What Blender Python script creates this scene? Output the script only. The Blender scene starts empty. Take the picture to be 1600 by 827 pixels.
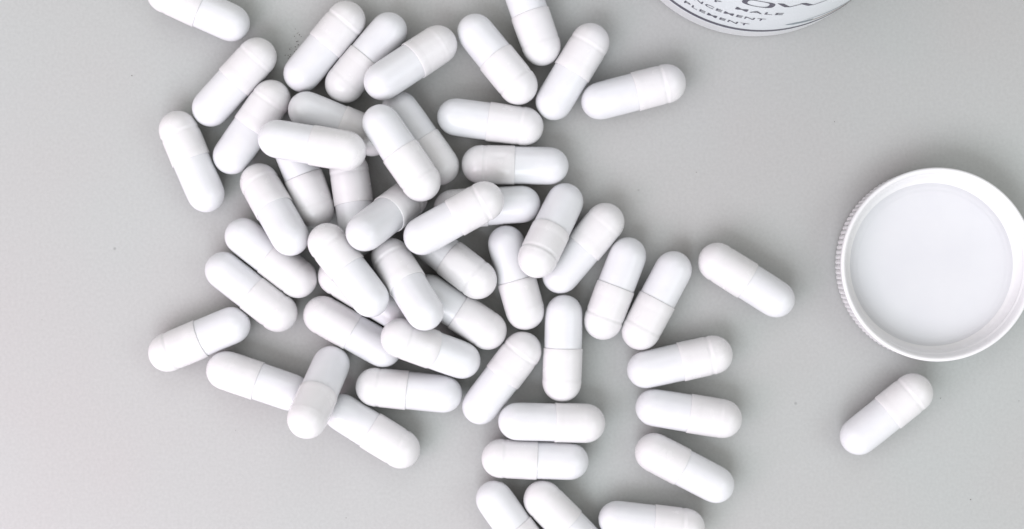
import bpy, bmesh, math, random
from mathutils import Vector, Matrix, noise

MM = 0.001
R = math.radians
scene = bpy.context.scene

# ------------------------------------------------------------- camera, light
cam_data = bpy.data.cameras.new("camera")
cam = bpy.data.objects.new("camera", cam_data)
scene.collection.objects.link(cam)
cam.location = (0, 0, 330 * MM)
cam.rotation_euler = (0, 0, 0)
cam_data.sensor_width = 36
cam_data.lens = 36 * 330 / (1600 / 7.2)
cam_data.clip_start = 0.01
cam_data.clip_end = 20
scene.camera = cam

world = bpy.data.worlds.new("World")
scene.world = world
world.use_nodes = True
bg = world.node_tree.nodes["Background"]
bg.inputs[0].default_value = (1.0, 0.955, 0.90, 1)
bg.inputs[1].default_value = 0.68

def area_light(name, loc, target, size, size_y, power, colour):
    d = bpy.data.lights.new(name, 'AREA')
    d.shape = 'RECTANGLE'
    d.size, d.size_y = size, size_y
    d.energy = power
    d.color = colour
    o = bpy.data.objects.new(name, d)
    scene.collection.objects.link(o)
    o.location = loc
    o.rotation_euler = (Vector(target) - Vector(loc)).to_track_quat('-Z', 'Y').to_euler()
    return o

# key window light from the lower left; added fill lights on the other sides
def light_at_azimuth(name, azimuth, elevation, dist, size, size_y, power, colour, target=(0, 0, 0)):
    a, e = R(azimuth), R(elevation)
    p = Vector((math.cos(a) * math.cos(e), math.sin(a) * math.cos(e), math.sin(e))) * dist
    area_light(name, p, target, size, size_y, power, colour)
light_at_azimuth("window_light", -112, 46, 0.95, 0.75, 0.5, 8.2, (0.92, 0.96, 1.0))
light_at_azimuth("left_fill_light", 188, 46, 0.85, 0.6, 0.4, 1.9, (0.98, 0.95, 1.0))  # added fill from the left, evens out the capsule shading
light_at_azimuth("right_fill_light", -12, 44, 0.95, 0.6, 0.4, 1.6, (0.88, 0.98, 1.0))  # weaker fill added on the right
light_at_azimuth("far_fill_light", 88, 46, 0.95, 0.6, 0.4, 1.2, (0.88, 0.97, 1.0))  # weakest fill, added at the far side
area_light("pink_corner_fill", (-0.30, -0.22, 0.22), (-0.13, -0.08, 0), 0.2, 0.2, 0.62, (1.0, 0.68, 0.86))  # added pink fill that brightens the lower left of the table

scene.view_settings.view_transform = 'Standard'
scene.view_settings.look = 'None'
scene.view_settings.exposure = -0.44
scene.view_settings.gamma = 1.0
scene.cycles.max_bounces = 8
scene.cycles.diffuse_bounces = 1

# ------------------------------------------------------------------ helpers
def tag(o, label=None, category=None, group=None, kind=None):
    for k, v in (('label', label), ('category', category), ('group', group), ('kind', kind)):
        if v:
            o[k] = v
    return o

def empty(name, loc):
    o = bpy.data.objects.new(name, None)
    scene.collection.objects.link(o)
    o.location = loc
    o.empty_display_size = 0.005
    return o

def obj(name, mesh, mat, parent=None):
    o = bpy.data.objects.new(name, mesh)
    scene.collection.objects.link(o)
    if mat and not mesh.materials:
        mesh.materials.append(mat)
    o.parent = parent
    return o

def smooth_by_angle(mesh, deg=35):
    bm = bmesh.new(); bm.from_mesh(mesh)
    for f in bm.faces: f.smooth = True
    for e in bm.edges:
        if len(e.link_faces) == 2 and e.calc_face_angle(0) > R(deg):
            e.smooth = False
    bm.to_mesh(mesh); bm.free()

def lathe(name, prof, n=96, axis='Z', rad=None, deg=35):
    """prof = [(r, h)...] turned about the axis; rad(i_profile, angle, r) may change the radius."""
    bm = bmesh.new()
    rings = []
    for k, (r, h) in enumerate(prof):
        if r < 1e-6:
            v = (0, 0, h) if axis == 'Z' else (h, 0, 0)
            rings.append([bm.verts.new(Vector(v) * MM)])
            continue
        ring = []
        for i in range(n):
            a = 2 * math.pi * i / n
            rr = rad(k, a, r) if rad else r
            c, s = rr * math.cos(a), rr * math.sin(a)
            v = (c, s, h) if axis == 'Z' else (h, c, s)
            ring.append(bm.verts.new(Vector(v) * MM))
        rings.append(ring)
    for a, b in zip(rings[:-1], rings[1:]):
        if len(a) == 1 and len(b) == 1: continue
        for i in range(n):
            j = (i + 1) % n
            if len(a) == 1: bm.faces.new((a[0], b[j], b[i]))
            elif len(b) == 1: bm.faces.new((a[i], a[j], b[0]))
            else: bm.faces.new((a[i], a[j], b[j], b[i]))
    bmesh.ops.recalc_face_normals(bm, faces=bm.faces)
    me = bpy.data.meshes.new(name)
    bm.to_mesh(me); bm.free()
    smooth_by_angle(me, deg)
    return me

# ---------------------------------------------------------------- materials
def new_mat(name):
    m = bpy.data.materials.new(name)
    m.use_nodes = True
    nt = m.node_tree
    return m, nt, nt.nodes["Principled BSDF"]

def node(nt, kind, **kw):
    n = nt.nodes.new(kind)
    for k, v in kw.items():
        if k.startswith('i_'):
            n.inputs[k[2:].replace('_', ' ')].default_value = v
        else:
            setattr(n, k, v)
    return n

def speckled(name, c1, c2, scale, rough, bump=0.0, bump_scale=600, rough_var=0.0, sss=0.0, spec=0.5, per_object=0.0):
    m, nt, p = new_mat(name)
    L = nt.links.new
    tc = node(nt, 'ShaderNodeTexCoord')
    src = tc.outputs['Object']
    if per_object:
        oi = node(nt, 'ShaderNodeObjectInfo')
        mul = node(nt, 'ShaderNodeMath', operation='MULTIPLY'); mul.inputs[1].default_value = 7.3
        L(oi.outputs['Random'], mul.inputs[0])
        add = node(nt, 'ShaderNodeVectorMath', operation='ADD')
        L(src, add.inputs[0]); L(mul.outputs[0], add.inputs[1])
        src = add.outputs[0]
    nz = node(nt, 'ShaderNodeTexNoise'); nz.inputs['Scale'].default_value = scale
    nz.inputs['Detail'].default_value = 5
    L(src, nz.inputs['Vector'])
    ramp = node(nt, 'ShaderNodeValToRGB')
    ramp.color_ramp.elements[0].position = 0.35; ramp.color_ramp.elements[0].color = (*c1, 1)
    ramp.color_ramp.elements[1].position = 0.65; ramp.color_ramp.elements[1].color = (*c2, 1)
    L(nz.outputs['Fac'], ramp.inputs[0])
    if per_object:
        tint = node(nt, 'ShaderNodeMapRange'); tint.inputs['To Min'].default_value = .965; tint.inputs['To Max'].default_value = 1.0
        L(oi.outputs['Random'], tint.inputs['Value'])
        tm = node(nt, 'ShaderNodeVectorMath', operation='SCALE')
        L(ramp.outputs[0], tm.inputs[0]); L(tint.outputs[0], tm.inputs['Scale'])
        L(tm.outputs[0], p.inputs['Base Color'])
    else:
        L(ramp.outputs[0], p.inputs['Base Color'])
    mr = node(nt, 'ShaderNodeMapRange')
    mr.inputs['To Min'].default_value = rough - rough_var
    mr.inputs['To Max'].default_value = rough + rough_var
    L(nz.outputs['Fac'], mr.inputs['Value']); L(mr.outputs[0], p.inputs['Roughness'])
    p.inputs['Specular IOR Level'].default_value = spec
    if bump:
        n2 = node(nt, 'ShaderNodeTexNoise'); n2.inputs['Scale'].default_value = bump_scale
        n2.inputs['Detail'].default_value = 4
        L(src, n2.inputs['Vector'])
        b = node(nt, 'ShaderNodeBump'); b.inputs['Strength'].default_value = 1.0
        b.inputs['Distance'].default_value = bump
        L(n2.outputs['Fac'], b.inputs['Height']); L(b.outputs[0], p.inputs['Normal'])
    if sss:
        p.inputs['Subsurface Weight'].default_value = sss
        p.inputs['Subsurface Radius'].default_value = (1, .9, .85)
        p.inputs['Subsurface Scale'].default_value = 0.0012
    return m

# matt grey laminate: faint mottling, a very fine grain and a few darker flecks
def table_material():
    m, nt, p = new_mat("grey_laminate")
    L = nt.links.new
    tc = node(nt, 'ShaderNodeTexCoord')
    big = node(nt, 'ShaderNodeTexNoise'); big.inputs['Scale'].default_value = 14; big.inputs['Detail'].default_value = 3
    fine = node(nt, 'ShaderNodeTexNoise'); fine.inputs['Scale'].default_value = 1500; fine.inputs['Detail'].default_value = 3
    fleck = node(nt, 'ShaderNodeTexVoronoi'); fleck.inputs['Scale'].default_value = 70
    for n in (big, fine, fleck): L(tc.outputs['Object'], n.inputs['Vector'])
    r1 = node(nt, 'ShaderNodeValToRGB')
    r1.color_ramp.elements[0].position = .3; r1.color_ramp.elements[0].color = (*TABLE_A, 1)
    r1.color_ramp.elements[1].position = .7; r1.color_ramp.elements[1].color = (*TABLE_B, 1)
    L(big.outputs['Fac'], r1.inputs[0])
    r2 = node(nt, 'ShaderNodeMapRange')
    r2.inputs['From Min'].default_value = .3; r2.inputs['From Max'].default_value = .7
    r2.inputs['To Min'].default_value = .96; r2.inputs['To Max'].default_value = 1.04
    L(fine.outputs['Fac'], r2.inputs['Value'])
    mx = node(nt, 'ShaderNodeVectorMath', operation='SCALE')
    L(r1.outputs[0], mx.inputs[0]); L(r2.outputs[0], mx.inputs['Scale'])
    # flecks: only the heart of a few cells
    fr = node(nt, 'ShaderNodeMapRange')
    fr.inputs['From Min'].default_value = .012; fr.inputs['From Max'].default_value = .03
    fr.inputs['To Min'].default_value = .72; fr.inputs['To Max'].default_value = 1
    L(fleck.outputs['Distance'], fr.inputs['Value'])
    m2 = node(nt, 'ShaderNodeVectorMath', operation='SCALE')
    L(mx.outputs[0], m2.inputs[0]); L(fr.outputs[0], m2.inputs['Scale'])
    L(m2.outputs[0], p.inputs['Base Color'])
    p.inputs['Roughness'].default_value = .42
    p.inputs['Specular IOR Level'].default_value = .4
    b = node(nt, 'ShaderNodeBump'); b.inputs['Distance'].default_value = 0.00003; b.inputs['Strength'].default_value = .6
    L(fine.outputs['Fac'], b.inputs['Height']); L(b.outputs[0], p.inputs['Normal'])
    return m

TABLE_A = (0.484, 0.480, 0.480)
TABLE_B = (0.476, 0.500, 0.496)
M_table = table_material()
M_cap = speckled("gelatin_cap_shell", (.83, .822, .842), (.855, .848, .866), 260, .26, 0.00002, 900, .05, per_object=1)
M_body = speckled("gelatin_body_shell", (.81, .822, .86), (.84, .852, .885), 260, .23, 0.00002, 900, .05, per_object=1)
M_plastic = speckled("white_plastic", (.86, .86, .885), (.88, .88, .90), 120, .38, 0.00001, 500, .04)
M_liner = speckled("liner_foam", (.74, .75, .79), (.765, .775, .81), 90, .55, 0.00001, 700, .04)
M_bottle = speckled("bottle_plastic", (.86, .89, .915), (.88, .905, .93), 60, .35, 0.00001, 400, .04)
M_label = speckled("label_paper", (.81, .87, .91), (.83, .885, .925), 60, .30, 0.0, 400, .04)
M_ink = speckled("dark_ink", (.055, .05, .085), (.075, .07, .11), 400, .4)
M_stripe_grey = speckled("grey_blue_stripe", (.23, .29, .33), (.30, .36, .40), 400, .4)
M_stripe_brown = speckled("brown_stripe", (.40, .32, .28), (.48, .40, .36), 400, .4)
M_crumb = speckled("dark_crumbs", (.10, .09, .08), (.2, .18, .16), 3000, .8)

# -------------------------------------------------------------------- table
def build_table():
    bm = bmesh.new()
    w, d, t = 1.4, 1.0, 0.03
    bmesh.ops.create_cube(bm, size=1)
    bmesh.ops.scale(bm, vec=(w, d, t), verts=bm.verts)
    bmesh.ops.translate(bm, vec=(0, 0, -t / 2), verts=bm.verts)
    bmesh.ops.bevel(bm, geom=list(bm.edges), offset=0.003, segments=2, affect='EDGES')
    me = bpy.data.meshes.new("tabletop"); bm.to_mesh(me); bm.free()
    tag(obj("tabletop", me, M_table), "smooth pale grey tabletop under the capsules", kind="structure")
build_table()

# specks of dark dust on the table above the left end of the heap
def build_dust():
    rnd = random.Random(4)
    bm = bmesh.new()
    def speck(x, y, r):
        q = bmesh.ops.create_icosphere(bm, subdivisions=1, radius=r * MM)
        bmesh.ops.translate(bm, vec=Vector((x, y, r * .4)) * MM, verts=q['verts'])
        for v in q['verts']:
            v.co += Vector((rnd.uniform(-1, 1), rnd.uniform(-1, 1), 0)) * r * MM * .3
    pts = [(-46.5, 50.3), (-46.0, 49.6), (-47.0, 49.3), (-46.7, 48.2), (-46.2, 47.6), (-47.2, 47.4), (-46.8, 46.6),
           (-47.4, 46.0), (-46.6, 45.9), (-47.6, 45.2), (-48.0, 46.9), (-47.9, 45.5), (-48.6, 45.4), (-49.3, 45.6),
           (-47.3, 44.6), (-46.9, 51.0), (-48.3, 44.9)]
    for x, y in pts:
        for _ in range(2):
            speck(x + rnd.uniform(-.25, .25), y + rnd.uniform(-.25, .25), rnd.uniform(.05, .13))
    for x, y in ((99.5, -51), (110, -29.6), (-82.5, 41), (93, -29), (14.5, -8), (-60, -36), (-102, -12), (40, 20), (70, 31), (-36, -55)):
        speck(x, y, rnd.uniform(.07, .12))
    me = bpy.data.meshes.new("dust_specks"); bm.to_mesh(me); bm.free()
    tag(obj("dust_specks", me, M_crumb), "tiny dark dust specks scattered on the grey tabletop", "dust", kind="stuff")
build_dust()

# ----------------------------------------------------------------- capsules
HALF = 7.4            # from the middle to the centre of each rounded end
def dome(x0, r, sign, n=12, flat=1.0):
    return [(r * math.cos(t), x0 + sign * r * flat * math.sin(t)) for t in [math.pi / 2 * k / n for k in range(1, n)]] + [(0, x0 + sign * r * flat)]

def ripple(me, seed):
    # soft unevenness of the thin gelatin wall
    for v in me.vertices:
        p = v.co / MM
        k = 1 + .0075 * noise.noise(Vector((p.x * .28 + seed, p.y * .3, p.z * .3))) + .0018 * noise.noise(Vector((p.x * 1.1, p.y * 1.2 + seed, p.z * 1.2)))
        v.co.y *= k; v.co.z *= k
    return me

def cap_mesh(seam, dent=False, groove=1.0):
    prof = [(4.02, seam + .5), (4.06, seam + .02), (4.12, seam - .0), (4.20, seam + .03), (4.245, seam + .12), (4.24, 1.6), (4.235, 2.2), (4.226, 2.35), (4.235, 2.5), (4.23, 4.2)]
    prof += [(4.215 - d * groove, x) for d, x in ((0, 5.75), (.015, 5.95), (.06, 6.15), (.095, 6.35), (.105, 6.5), (.085, 6.65), (.04, 6.85), (0, 7.05), (0, 7.2))] + [(4.195, 7.32)]
    prof += dome(HALF - .05, 4.17, 1, 14, 1.0)
    prof = [(r, h) for r, h in prof]
    me = ripple(lathe("capsule_cap", prof, 72, 'X', deg=50), seam * 31 + 5)
    if dent:
        for v in me.vertices:
            x, y, z = v.co / MM
            a = math.degrees(math.atan2(z, y))
            # shallow press mark on the side that faces the camera
            f = math.exp(-((x - 3.4) / 1.5) ** 2 - ((a - dent) / 11) ** 2)
            k = 1 - .085 * f
            v.co.y *= k; v.co.z *= k
    return me

def body_mesh(seam):
    prof = [(3.95, seam + 1.2), (4.04, seam + .3), (4.05, seam - .2), (4.05, -1.8), (4.05, -3.5), (4.045, -5.2), (4.03, -6.6), (4.00, -HALF)]
    prof += dome(-HALF, 3.98, -1, 14, 1.02)
    return ripple(lathe("capsule_body", prof, 72, 'X', deg=50), seam * 31 + 9)

CAPSULES = [
    (-66.922, 54.782, 5.223, 2.7237, 0.1428, "white capsule cut off by the photo's top edge, above the left end of the heap"),
    (-59.536, 39.039, 4.170, 0.8322, -0.0000, "white capsule just under the cropped top-left one, leaning up to the right"),
    (-55.789, 29.399, 4.170, 0.9570, 0.0000, "white capsule along the upper-left slanting one's lower right side, one end under a crossing capsule"),
    (-68.549, 22.026, 4.170, 1.9744, -0.0000, "white capsule steep at the heap's left, grooved cap end up, nearest the bare table"),
    (-40.218, 46.651, 4.170, 0.8780, -0.0000, "white capsule leftmost of the three fanned at the heap's top, reaching the photo's top"),
    (-31.206, 44.337, 4.170, -2.2664, -0.0000, "middle one of the three fanned white capsules at the heap's top"),
    (-21.508, 42.758, 7.509, 0.6302, -0.3012, "white capsule rightmost of the fanned three, its lower left end resting over its neighbour"),
    (-3.219, 43.935, 4.954, -0.9000, 0.1061, "white capsule sloping down to the right, alone right of the fanned three"),
    (3.867, 53.688, 4.170, -1.2350, -0.0000, "white capsule hanging down from the photo's top edge, right of centre in the upper group"),
    (12.886, 41.270, 4.229, 1.0224, 0.0079, "white capsule leaning right below the top-edge capsule, left of the last upper one"),
    (26.007, 36.903, 4.170, 0.2552, -0.0000, "white capsule lying almost level, farthest right of the upper group toward the bottle"),
    (-36.877, 30.111, 5.038, -0.3892, -0.1176, "shaded grey-white capsule beneath the level bridging one, its left end poking out above"),
    (-41.714, 24.923, 12.941, -0.1752, 0.0715, "white capsule lying nearly level on top of the heap's upper left, bridging four others"),
    (-19.719, 27.110, 4.170, -0.9540, 0.0000, "shaded white capsule underneath, showing along the right side of the steep one on top"),
    (-23.188, 23.399, 11.909, -0.9707, 0.0216, "white capsule on top of the heap's upper middle, sloping down right over a parallel one"),
    (-44.757, 18.791, 4.169, -1.1961, -0.0000, "white capsule pointing down from under the level bridging one, left of two"),
    (-33.812, 13.045, 4.787, 1.7252, -0.0836, "white capsule standing straight down from under the level bridging one, right of two"),
    (-26.336, 10.339, 9.937, 0.7214, -0.7317, "white capsule with its rounded left end raised, its cap tucked under the steep top one"),
    (-12.191, 9.588, 12.562, 0.5144, -0.0093, "white capsule lying across another at the heap's centre, grooved cap pointing up right"),
    (-5.327, 12.413, 4.170, -3.0744, 0.0000, "white capsule underneath the crossing central one, both of its ends poking out"),
    (0.687, 21.279, 4.170, 3.1205, -0.0000, "level white capsule with a shiny dent streak on its cap, at the heap's upper right"),
    (-4.682, 30.599, 4.170, -0.1373, 0.0000, "white capsule with its cap rightward, just above the one with the shiny dent streak"),
    (-50.410, 11.688, 7.061, 2.1309, -0.3679, "white capsule sloping down right at the heap's left, its lower end propped on a neighbour"),
    (-51.649, 1.460, 4.412, -0.6577, 0.0328, "white capsule under the propped end, inner of two parallel ones at the heap's left"),
    (-55.898, -5.797, 4.339, -0.6579, 0.0229, "white capsule outermost of the two parallel ones at the heap's left edge"),
    (-66.928, -15.961, 4.170, -2.7410, -0.0000, "white capsule at the heap's far lower left, rising to the right on bare table"),
    (-54.345, -25.026, 4.170, 2.8155, -0.0000, "white capsule at the lower left, its right end pinned under a steep one"),
    (-40.636, -26.747, 9.366, -1.9161, 0.6976, "white capsule propped up across two others at the heap's lower left, with a curved seam"),
    (-30.062, -35.647, 4.169, -0.5582, 0.0000, "lowest white capsule on the left, sloping down right out from under the propped one"),
    (-34.139, -14.431, 4.170, 2.6313, 0.0000, "white capsule at the heap's lower left with its right end under another capsule"),
    (-17.095, -17.913, 7.978, 2.7644, 0.3976, "white capsule whose left end rests on another, sloping gently at the heap's lower middle"),
    (-22.034, -26.993, 4.170, 3.0401, 0.0000, "white capsule lying almost level below the gently sloping one, at the heap's bottom"),
    (-2.229, -24.347, 4.170, 0.9196, 0.0000, "white capsule leaning up right beside the upright one, at the heap's lower right"),
    (10.912, -17.920, 4.170, -1.6000, -0.0000, "white capsule pointing straight up and down between the leaning one and the slanting pair"),
    (8.476, -33.690, 5.311, -0.0329, -0.0741, "white level capsule, upper of the two stacked parallel below the upright one"),
    (4.971, -41.836, 4.170, 3.1031, 0.0000, "white level capsule, lower of the two parallel below the upright one, cap to the left"),
    (0.548, -56.362, 4.170, -0.9516, -0.0000, "white capsule cut by the photo's bottom edge, leftmost of three there"),
    (11.766, -55.635, 4.170, 2.3513, 0.0000, "white capsule cut by the photo's bottom edge, middle of three there"),
    (29.887, -55.547, 4.170, -0.1196, 0.0000, "white capsule cut by the photo's bottom edge, rightmost of three and nearly level"),
    (35.926, -20.935, 4.170, 0.2162, -0.0000, "white capsule uppermost of the three fanned at the lower right, rising to the right"),
    (37.801, -31.833, 4.321, -0.1586, 0.0204, "white capsule in the middle of the three fanned at the lower right"),
    (37.026, -43.677, 4.170, 2.6614, -0.0000, "white capsule lowest of the three fanned at the lower right, sloping down right"),
    (22.142, -5.106, 4.170, -1.9350, -0.0000, "white capsule left of the leaning pair at the heap's right, caps pointing down"),
    (31.059, -7.691, 4.170, -2.0587, 0.0000, "white capsule right of the leaning pair at the heap's right, caps pointing down"),
    (50.227, -3.390, 4.359, 2.5783, -0.0256, "white capsule lying apart right of the leaning pair, sloping down right toward the screw cap"),
    (80.019, -32.080, 4.683, 0.6897, 0.0694, "lone white capsule on bare table just below the white screw cap"),
    (8.317, 7.340, 7.457, -2.0269, 0.4202, "white capsule leaning on others at the heap's right, its grooved lower end raised over two"),
    (15.220, 3.447, 4.170, 0.8706, -0.0000, "white capsule leaning right, its lower left end under the raised grooved one"),
    (0.812, -2.788, 4.170, -1.2972, -0.0000, "white capsule nearly upright at the heap's right, its side covered by a raised end"),
    (-13.078, 1.191, 5.448, -0.6558, 0.1736, "white capsule coming out from under the crossing central one, sloping down right"),
    (-11.394, -10.087, 4.232, -0.5819, -0.0085, "white capsule underneath at the heap's lower centre, sloping out below the steep raised one"),
    (-21.952, -4.083, 11.184, 2.1600, -0.4184, "white capsule steep at the heap's centre, its bluish lower end raised over others"),
    (-34.131, -1.203, 12.280, 2.2381, -0.1139, "white capsule at the heap's left centre, lying lengthwise over an almost hidden one"),
    (-31.169, -6.252, 4.170, 2.5964, -0.0000, "almost hidden white capsule under the left central one, only its ends showing"),
]
SEAM_OF = {16: 3, 25: 0}

SEAMS = (-.45, .0, .35, -.15, .6, .15, -.3)
variants = [(cap_mesh(s, groove=g), body_mesh(s)) for s, g in zip(SEAMS, (1.0, .35, 1.1, .6, .15, 1.2, .8))]
dented = cap_mesh(.1, dent=90)
for i, (x, y, z, yaw, tilt, label) in enumerate(CAPSULES):
    root = empty("capsule", Vector((x, y, z)) * MM)
    roll = random.Random(i * 7 + 1).uniform(0, 2 * math.pi)
    if i == 20: roll = R(22)
    m = Matrix.Rotation(yaw, 3, 'Z') @ Matrix.Rotation(-tilt, 3, 'Y') @ Matrix.Rotation(roll, 3, 'X')
    root.rotation_euler = m.to_euler()
    tag(root, label, "capsule", "white capsules spilled on the table")
    c, b = variants[SEAM_OF.get(i, i * 3 % 7)]
    obj("cap_shell", dented if i == 20 else c, M_cap, root)
    obj("body_shell", b, M_body, root)

# ---------------------------------------------------- upturned ribbed cap
def build_screw_cap():
    cx, cy, H = 90.2, 0.0, 8.25
    root = empty("screw_cap", Vector((cx, cy, 0)) * MM)
    tag(root, "white ribbed plastic screw cap lying open side up beside the right edge", "bottle cap")
    ribs = 116
    rib_rows = {3: .5, 4: 1, 5: 1, 6: 1, 7: .5}
    prof = [(0, 0.0), (18.6, 0.0), (19.7, .25), (20.25, .8), (20.4, 1.5), (20.42, 4), (20.44, 6.2), (20.46, 6.9), (20.52, 7.2), (20.58, 7.7),
            (20.5, 8.05), (20.3, H), (20.0, H), (19.75, 8.1), (19.55, 7.75), (19.42, 7.2), (19.2, 6.2), (18.95, 5.2),
            (18.6, 4.2), (18.25, 3.5), (17.85, 3.08), (17.5, 2.95), (17.2, 2.9), (0, 2.88)]
    def rad(k, a, r):
        f = rib_rows.get(k, 0)
        w = abs(math.sin(a * ribs / 2)) ** .7
        return r - .42 * f * (1 - w)
    me = lathe("ribbed_skirt", prof, ribs * 8, 'Z', rad, deg=60)
    obj("ribbed_skirt", me, M_plastic, root)
    liner = [(0, 2.995), (2.9, 2.995), (3.3, 3.005), (15.6, 3.0), (15.8, 3.03), (16.0, 3.0), (16.5, 3.0), (16.75, 3.05), (17.0, 3.0), (17.3, 2.985), (17.5, 2.96), (17.62, 2.9)]
    obj("liner_disc", lathe("liner_disc", liner, 160, 'Z', deg=70), M_liner, root)
    # screw thread on the inner wall: a low ridge running round about one and a half times
    bm = bmesh.new(); rings = []
    turns, n = 1.45, 190
    for k in range(n + 1):
        t = k / n
        a = t * turns * 2 * math.pi + .6
        z = 4.6 + t * turns * 1.2
        e = min(1, min(t, 1 - t) / .05)
        ring = []
        for dr, dz in ((0.6, -.9), (-.16 * e, -.25), (-.22 * e, 0), (-.16 * e, .25), (0.6, .9)):
            rr = 18.93 + dr + .22 * (z - 5.1)
            ring.append(bm.verts.new(Vector((rr * math.cos(a), rr * math.sin(a), z + dz)) * MM))
        rings.append(ring)
    for a, b in zip(rings[:-1], rings[1:]):
        for i in range(4): bm.faces.new((a[i], b[i], b[i + 1], a[i + 1]))
    bmesh.ops.recalc_face_normals(bm, faces=bm.faces)
    for f in bm.faces:
        c = f.calc_center_median()
        if f.normal.x * c.x + f.normal.y * c.y > 0: f.normal_flip()
        f.smooth = True
    me = bpy.data.meshes.new("screw_thread"); bm.to_mesh(me); bm.free()
    obj("screw_thread", me, M_plastic, root)
build_screw_cap()

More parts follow.
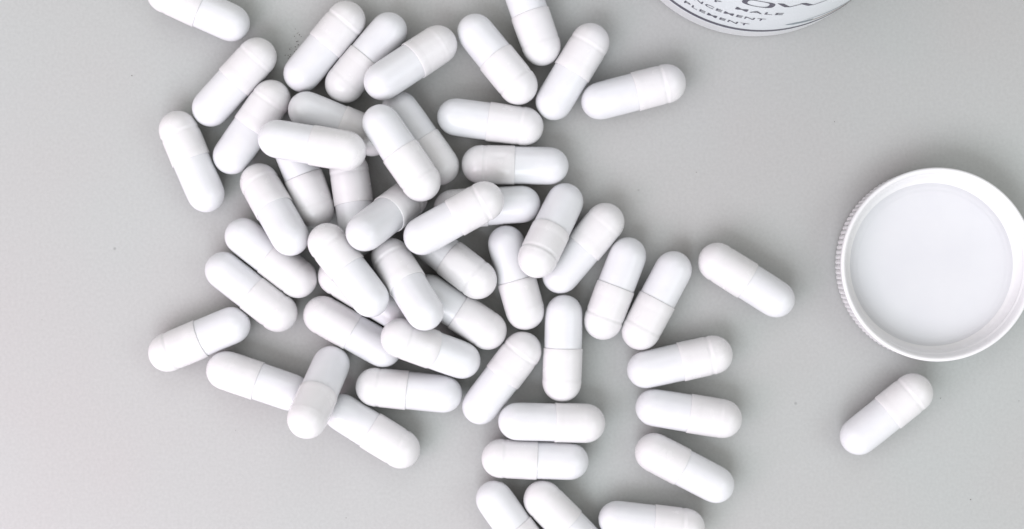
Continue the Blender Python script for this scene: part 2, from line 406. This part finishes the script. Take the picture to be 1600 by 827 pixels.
# ------------------------------------------------------------------- bottle
BX, BY, BR = 52.5, 80.2, 30.9
def build_bottle():
    root = empty("pill_bottle", Vector((BX, BY, 0)) * MM)
    tag(root, "white plastic supplement bottle standing at the top edge, its label partly in view", "bottle")
    prof = [(0, .8), (26, .8), (28.4, 0), (29.8, .15), (30.6, .55), (BR, 1.5), (BR, 88)]
    prof += [(BR - 12.4 * (1 - math.cos(t)), 88 + 11 * math.sin(t)) for t in [math.pi / 2 * k / 10 for k in range(1, 11)]]
    prof += [(18.5, 100), (18.2, 112), (17.9, 112.6), (17.2, 112.6), (16.9, 112), (16.9, 99), (BR - 1.4, 86), (BR - 1.4, 3), (26, 2), (0, 2)]
    obj("bottle_body", lathe("bottle_body", prof, 160, 'Z', deg=40), M_bottle, root)
    bm = bmesh.new(); rings = []
    for k in range(181):
        t = k / 180; a = t * 2 * math.pi * 1.5; z = 103 + t * 5.4
        e = min(1, min(t, 1 - t) / .05)
        rings.append([bm.verts.new(Vector(((18.2 + d * e) * math.cos(a), (18.2 + d * e) * math.sin(a), z + h)) * MM) for d, h in ((0, -.8), (.9, -.2), (.9, .2), (0, .8))])
    for a, b in zip(rings[:-1], rings[1:]):
        for i in range(3): bm.faces.new((a[i], b[i], b[i + 1], a[i + 1]))
    bmesh.ops.recalc_face_normals(bm, faces=bm.faces)
    me = bpy.data.meshes.new("neck_thread"); bm.to_mesh(me); bm.free()
    obj("neck_thread", me, M_bottle, root)
    lab = [(BR, 8.0), (BR + .12, 8.02), (BR + .12, 84), (BR, 84.02)]
    label = obj("wrap_label", lathe("wrap_label", lab, 200, 'Z', deg=40), M_label, root)
    rr = BR + .16
    def at(az, z, r=rr): return Vector((r * math.cos(R(az)), r * math.sin(R(az)), z)) * MM
    def band(name, pts, mat):
        """pts = [(azimuth, z_low, z_high)...]"""
        bm = bmesh.new(); vs = [(bm.verts.new(at(a, lo)), bm.verts.new(at(a, hi))) for a, lo, hi in pts]
        for a, b in zip(vs[:-1], vs[1:]): bm.faces.new((a[0], b[0], b[1], a[1]))
        me = bpy.data.meshes.new(name); bm.to_mesh(me); bm.free()
        return obj(name, me, mat, label)
    band("printed_ring", [(a, 8.9, 11.0) for a in range(-180, 181, 2)], M_ink)
    N = 24
    def taper(a0, a1, z0, z1, w0, w1):
        out = []
        for k in range(N + 1):
            t = k / N; s = min(1, t * 3.0) ** .8
            zc = z0 + (z1 - z0) * t; w = (w0 + (w1 - w0) * t) * s + .05
            out.append((a0 + (a1 - a0) * t, zc - w / 2, zc + w / 2))
        return out
    band("label_stripe", taper(-83, -72, 16.6, 15.6, 2.4, 2.6), M_stripe_grey)  # grey-blue and brown stripes along the right side of the label
    band("label_stripe", [(a, l, h) for a, l, h in taper(-72.0 - 4, -30, 14.6, 14.2, 2.6, 3.2)], M_stripe_brown)
    band("label_stripe", taper(-77, -30, 19.2, 19.2, 1.3, 1.6), M_stripe_grey)
    # small print, bent round the bottle
    def line(text, az, z, width, height):
        cu = bpy.data.curves.new("t", 'FONT'); cu.body = text; cu.align_x = 'CENTER'; cu.space_character = 1.12
        cu.size = 1.0; cu.resolution_u = 3; cu.offset = .006
        tmp = bpy.data.objects.new("t", cu); scene.collection.objects.link(tmp)
        bpy.context.view_layer.update()
        me = bpy.data.meshes.new_from_object(tmp.evaluated_get(bpy.context.evaluated_depsgraph_get()))
        bpy.data.objects.remove(tmp)
        xs = [v.co.x for v in me.vertices]; ys = [v.co.y for v in me.vertices]
        x0, x1, y0, y1 = min(xs), max(xs), min(ys), max(ys)
        for v in me.vertices:
            u = (v.co.x - (x0 + x1) / 2) / (x1 - x0) * width
            h = (v.co.y - (y0 + y1) / 2) / (y1 - y0) * height
            v.co = at(az + math.degrees(u / rr), z + h, rr + .03)
        me.name = "lettering"; me.materials.clear()
        obj("lettering", me, M_ink, label)
    line("SUPPLEMENT", -115.6, 16.8, 20.2, 2.3)
    line("ENHANCEMENT", -115.0, 24.2, 24.0, 2.3)
    line("DIETARY  MALE", -114.8, 31.6, 28.4, 2.3)
    # the two large letters that reach into the picture: O and W, drawn as strokes with thick and thin parts
    bm = bmesh.new()
    def loop(c_in, c_out):
        n = len(c_in)
        for i in range(n):
            j = (i + 1) % n
            bm.faces.new((c_in[i], c_in[j], c_out[j], c_out[i]))
    def superel(az, z, w, h, n=64):
        out = []
        for k in range(n):
            t = 2 * math.pi * k / n
            c, s = math.cos(t), math.sin(t)
            u = w / 2 * math.copysign(abs(c) ** .62, c); v = h / 2 * math.copysign(abs(s) ** .62, s)
            out.append(bm.verts.new(at(az + math.degrees(u / rr), z + v, rr + .03)))
        return out
    loop(superel(-100.3, 40.3, 4.1, 5.1), superel(-100.3, 40.3, 6.2, 5.9))
    def stroke(a0, z0, a1, z1, w, n=8):
        prev = None
        for k in range(n + 1):
            t = k / n; a = a0 + (a1 - a0) * t; z = z0 + (z1 - z0) * t; d = math.degrees(w / 2 / rr)
            cur = (bm.verts.new(at(a - d, z, rr + .03 + w * .004)), bm.verts.new(at(a + d, z, rr + .03 + w * .004)))
            if prev: bm.faces.new((prev[0], prev[1], cur[1], cur[0]))
            prev = cur
    stroke(-93.4, 43.2, -89.8, 39.7, 1.15)
    stroke(-89.2, 39.7, -85.4, 43.2, .35)
    stroke(-85.6, 43.3, -81.6, 39.8, 1.15)
    stroke(-80.9, 39.8, -76.6, 43.4, .35)
    bmesh.ops.recalc_face_normals(bm, faces=bm.faces)
    me = bpy.data.meshes.new("large_lettering"); bm.to_mesh(me); bm.free()
    obj("large_lettering", me, M_ink, label)
build_bottle()
